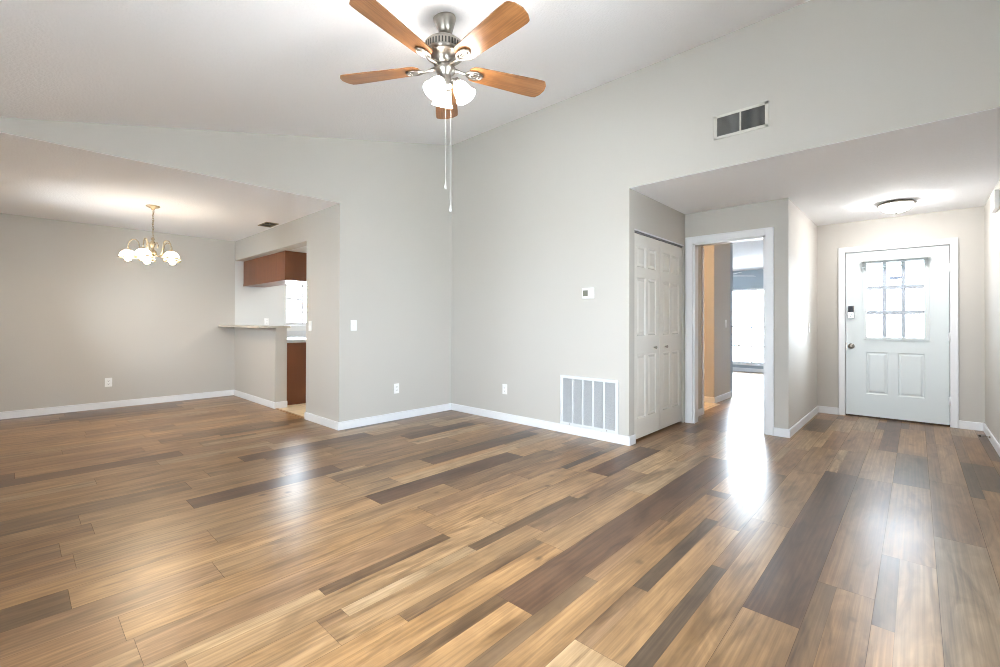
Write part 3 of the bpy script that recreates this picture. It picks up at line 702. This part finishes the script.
# ---------------------------------------------------------------- plates (local: x right along wall, z up, -y out of the wall)
def plate(kind, label, cat, loc, rz, group=None, wdt=0.074, hgt=0.118, gangs=1):
    o = thing(kind, label, cat, loc, (0, 0, math.radians(rz)), group)
    wd = wdt/2+(gangs-1)*0.023
    MB().box(-wd, wd, -0.006, -0.0004, -hgt/2, hgt/2, 0.003, 2).build('cover_plate', M['plastic'], o)
    for g_ in range(gangs):
        cx_ = (g_-(gangs-1)/2)*0.046
        if kind == 'wall_outlet':
            for z in (-0.020, 0.020):
                q = MB().box(cx_-0.016, cx_+0.016, -0.0085, -0.005, z-0.014, z+0.014, 0.004, 2).build('socket', M['plastic'], o)
                s_ = MB(); s_.box(cx_-0.008, cx_-0.006, -0.0092, -0.0083, z-0.004, z+0.007); s_.box(cx_+0.006, cx_+0.008, -0.0092, -0.0083, z-0.004, z+0.007)
                s_.lathe([(0, 0), (0.003, 0), (0.003, 0.001), (0, 0.001)], T((cx_, -0.0084, z-0.008))@Rm(90, 'X'), 10); s_.build('slots', M['slot'], q)
        elif kind == 'light_switch':
            MB().box(cx_-0.006, cx_+0.006, -0.0075, -0.005, -0.013, 0.013, 0.001).build('switch_surround', M['slot'] if gangs == 1 and 'narrow' in label else M['plastic'], o)
            MB().prism([(-0.005, -0.006), (-0.014, 0.006), (-0.013, 0.010), (-0.005, 0.006)], 0, cx_-0.004, cx_+0.004).build('toggle', M['plastic'], o)
    return o
plate('wall_outlet', 'white outlet low on the living room right wall beside the return grille', 'outlet', (XR, 3.578, 0.372), -90)
plate('wall_outlet', 'white outlet low on the short wall between kitchen opening and corner', 'outlet', (3.096, YA, 0.372), 0, wdt=0.07)
plate('wall_outlet', 'white outlet low on the dining room back wall', 'outlet', (0.850, YD, 0.346), 0)
plate('wall_outlet', 'white outlet on the kitchen wall just above the raised bar top', 'outlet', (2.845, YD, 1.165), 0)
bp_ = MB().box(2.498, 2.560, YD-0.006, YD-0.0004, 1.452, 1.568, 0.003, 2).build('blank_plate', M['kwall'])
bp_['label'] = 'blank wall-coloured cover plate on the kitchen wall below the upper cabinet'; bp_['category'] = 'cover plate'
plate('light_switch', 'white light switch on the short wall left of the corner', 'light switch', (2.534, YA, 1.125), 0)
plate('light_switch', 'light switch on the side face of the wall beside the kitchen opening', 'light switch', (XS, 5.245, 1.115), -90)
plate('light_switch', 'light switch on the entry left wall near the front door', 'light switch', (6.52, YF, 1.11), 0)
plate('light_switch', 'white double switch just inside the hall doorway on its left wall', 'light switch', (5.73, 2.0, 1.075), 0, gangs=2)
plate('light_switch', 'light switch at the end of the hall beside the bedroom opening', 'light switch', (7.43, 2.15, 1.155), 0)
# thermostat
th = thing('thermostat', 'small white thermostat with grey display on the living room right wall', 'thermostat', (XR, 2.436, 1.460), (0, 0, math.radians(-90)))
MB().box(-0.067, 0.067, -0.026, -0.0004, -0.055, 0.055, 0.007, 3).build('case', M['plastic'], th)
MB().box(-0.050, 0.006, -0.0275, -0.0255, -0.030, 0.030, 0.001).build('display', M['lcd'], th)
s = MB()
for z in (-0.022, 0, 0.022): s.box(0.032, 0.050, -0.029, -0.0255, z-0.006, z+0.006, 0.002)
s.build('buttons', M['plastic'], th)
# door chime box on the right wall of the entry
cb = thing('door_chime', 'white door chime box high on the right wall of the entry', 'door chime', (6.00, YR, 2.27))
MB().box(-0.10, 0.15, 0.0004, 0.036, -0.085, 0.085, 0.008, 3).build('cover', M['plastic'], cb)
s = MB()
for i in range(6): s.box(-0.07, 0.12, 0.035, 0.0375, -0.05+i*0.02-0.003, -0.05+i*0.02+0.003)
s.build('sound_slots', M['blind'], cb)
# spring door stop
ds = thing('door_stop', 'thin door stop sticking out of the entry right baseboard', 'door stop', (6.52, YR+BT, 0.05))
s = MB().lathe([(0, 0), (0.013, 0), (0.010, 0.006), (0.005, 0.008), (0, 0.008)], Rm(-90, 'X'), 16); s.build('base_disc', M['nickel'], ds)
s = MB().tube([(0.005*math.cos(i*0.9), 0.006+i*0.0009, 0.005*math.sin(i*0.9)) for i in range(64)], 0.0012, 6); s.build('spring', M['nickel'], ds)
s = MB().lathe([(0, 0.062), (0.008, 0.063), (0.009, 0.074), (0.006, 0.080), (0, 0.081)], Rm(-90, 'X'), 16); s.build('rubber_tip', M['rubber'], ds)

# ---------------------------------------------------------------- kitchen
bar = MB()
r_ = 0.05
pts = [(2.54, 7.930), (2.135, 7.930), (2.12, 6.2+r_), (2.12+0.015, 6.2+0.015), (2.12+r_, 6.2), (2.54-0.02, 6.2), (2.54, 6.22)]
bar.prism(pts, 2, 1.0835, 1.108); bar = bar.build('bar_top', M['bar'])
bar['label'] = 'taupe laminate breakfast bar top on the half wall'; bar['category'] = 'counter'
uc = thing('wall_cabinet', 'reddish-brown wood upper cabinet hanging under the kitchen soffit', 'cabinet', (2.49, 6.286, 1.735))
L_, W_, Hh = YD-0.003-6.286, 0.325, 0.398
MB().box(0, W_, 0, L_, 0.0, Hh, 0.002, 1).build('body', M['cab'], uc)
s = MB(); s.box(-0.004, 0.004, -0.004, 0.02, -0.002, Hh, 0.001, 1); s.box(-0.004, 0.0, 0.0, L_, -0.002, 0.03); s.build('edge_trim', M['cab'], uc)
nd = 4
for i in range(nd):
    a = 0.02+i*(L_-0.02)/nd; b = 0.02+(i+1)*(L_-0.02)/nd-0.012
    s = MB(); leaf(s, lambda u, v, d: (W_+0.020-d, u, v), a, b, 0.02, Hh-0.02, [(a+0.055, b-0.055, 0.075, Hh-0.075)], 0.018); dd = s.build('door', M['cab'], uc)
    MB().lathe([(0, 0), (0.008, 0), (0.006, 0.012), (0.013, 0.02), (0.010, 0.028), (0, 0.03)], T((W_+0.020, a+0.03, 0.06))@Rm(90, 'Y'), 14).build('knob', M['nickel'], dd)
pc = thing('base_cabinet', 'reddish-brown wood base cabinet behind the half wall', 'cabinet', (2.523, 6.42, 0.0))
D_, L2 = 0.58, YD-0.65-6.42
s = MB(); s.box(0, D_, 0, L2, 0.0, 0.872, 0.002, 1); s.box(0.0, 0.006, -0.004, 0.0, 0.0, 0.872); s.build('body', M['cab'], pc)
for i in range(2):
    a = 0.02+i*L2/2; b = (i+1)*L2/2-0.02
    s = MB(); leaf(s, lambda u, v, d: (D_+0.020-d, u, v), a, b, 0.12, 0.68, [(a+0.055, b-0.055, 0.18, 0.62)], 0.018); dd = s.build('door', M['cab'], pc)
    MB().lathe([(0, 0), (0.008, 0), (0.006, 0.012), (0.013, 0.02), (0.010, 0.028), (0, 0.03)], T((D_+0.020, b-0.03, 0.62))@Rm(90, 'Y'), 14).build('knob', M['nickel'], dd)
    s = MB(); s.box(D_+0.001, D_+0.020, a, b, 0.70, 0.86, 0.003, 1); dr = s.build('drawer', M['cab'], pc)
    MB().lathe([(0, 0), (0.008, 0), (0.006, 0.012), (0.013, 0.02), (0.010, 0.028), (0, 0.03)], T((D_+0.020, (a+b)/2, 0.78))@Rm(90, 'Y'), 14).build('knob', M['nickel'], dr)
sc2 = thing('base_cabinet', 'reddish-brown sink cabinet under the kitchen window', 'cabinet', (2.523, YD-0.62, 0))
MB().box(0, 2.4, 0, 0.615, 0.0, 0.872, 0.002, 1).build('body', M['cab'], sc2)
for i in range(3):
    a = 0.66+i*0.58; b = a+0.54
    s = MB(); leaf(s, lambda u, v, d: (u, -0.020+d, v), a, b, 0.12, 0.84, [(a+0.055, b-0.055, 0.18, 0.78)], 0.018); dd = s.build('door', M['cab'], sc2)
    MB().lathe([(0, 0), (0.008, 0), (0.006, 0.012), (0.013, 0.02), (0.010, 0.028), (0, 0.03)], T((b-0.03, -0.020, 0.74))@Rm(90, 'X'), 14).build('knob', M['nickel'], dd)
s = MB().prism([(2.521, 6.385), (3.135, 6.385), (3.135, 7.28), (4.95, 7.28), (4.95, YD-0.002), (2.521, YD-0.002)], 2, 0.8725, 0.912)
s.box(2.521, 4.95, YD-0.02, YD-0.001, 0.912, 1.01, 0.002, 1); s.box(2.521, 2.537, 6.385, YD-0.02, 0.912, 0.975, 0.002, 1)
ct = s.build('countertop', M['count']); ct['label'] = 'pale grey kitchen countertop with low backsplash beneath the window'; ct['category'] = 'counter'

kl = thing('ceiling_light', 'unseen flat ceiling light added to brighten the kitchen', 'ceiling light', (3.9, 6.3, CE))  # out of view, put in as extra light for the kitchen
MB().box(-0.32, 0.32, -0.20, 0.20, -0.03, -0.0005, 0.005, 2).build('housing', M['plastic'], kl)
MB().box(-0.30, 0.30, -0.18, 0.18, -0.085, -0.03, 0.02, 3).build('diffuser', M['kitchen_fill'], kl)

# ---------------------------------------------------------------- bedroom fan and added bathroom lamp
bf = thing('ceiling_fan', 'white ceiling fan seen through the doorway in the bright far bedroom', 'ceiling fan', (9.75, 2.86, 2.10))
s = MB().lathe([(0, 0.339), (0.06, 0.339), (0.05, 0.29), (0.014, 0.27), (0.014, 0.10), (0.07, 0.09), (0.10, 0.06), (0.10, 0.01), (0.06, -0.02), (0, -0.02)], None, 32); s.build('motor_housing', M['trim'], bf)
for k in range(4):
    s = MB(); s.box(0.10, 0.62, -0.058, 0.058, -0.004, 0.004, 0.003, 1); s.build('blade', M['trim'], bf, Rm(42+90*k, 'Z')@Rm(10, 'X')@T((0, 0, 0.02)))
s = MB().lathe([(0.05, -0.02), (0.085, -0.04), (0.09, -0.07), (0.06, -0.10), (0, -0.115)], None, 28, cap=False); s.build('glass_bowl', M['dome'], bf)
vl = thing('unseen_bath_lamp', 'unseen warm lamp added inside the bathroom off the hall', 'wall lamp', (6.46, 4.10, 1.95))  # out of view, put in to give the bathroom its warm light
MB().box(-0.25, 0.25, -0.03, -0.0005, -0.04, 0.04, 0.004, 2).build('back_plate', M['nickel'], vl)
for x in (-0.16, 0, 0.16): MB().lathe([(0, 0), (0.014, 0), (0.018, 0.02), (0.035, 0.05), (0.040, 0.075), (0.030, 0.10), (0, 0.112)], T((x, -0.03, 0))@Rm(90, 'X'), 20).build('bulb', M['bath_bulb'], vl)
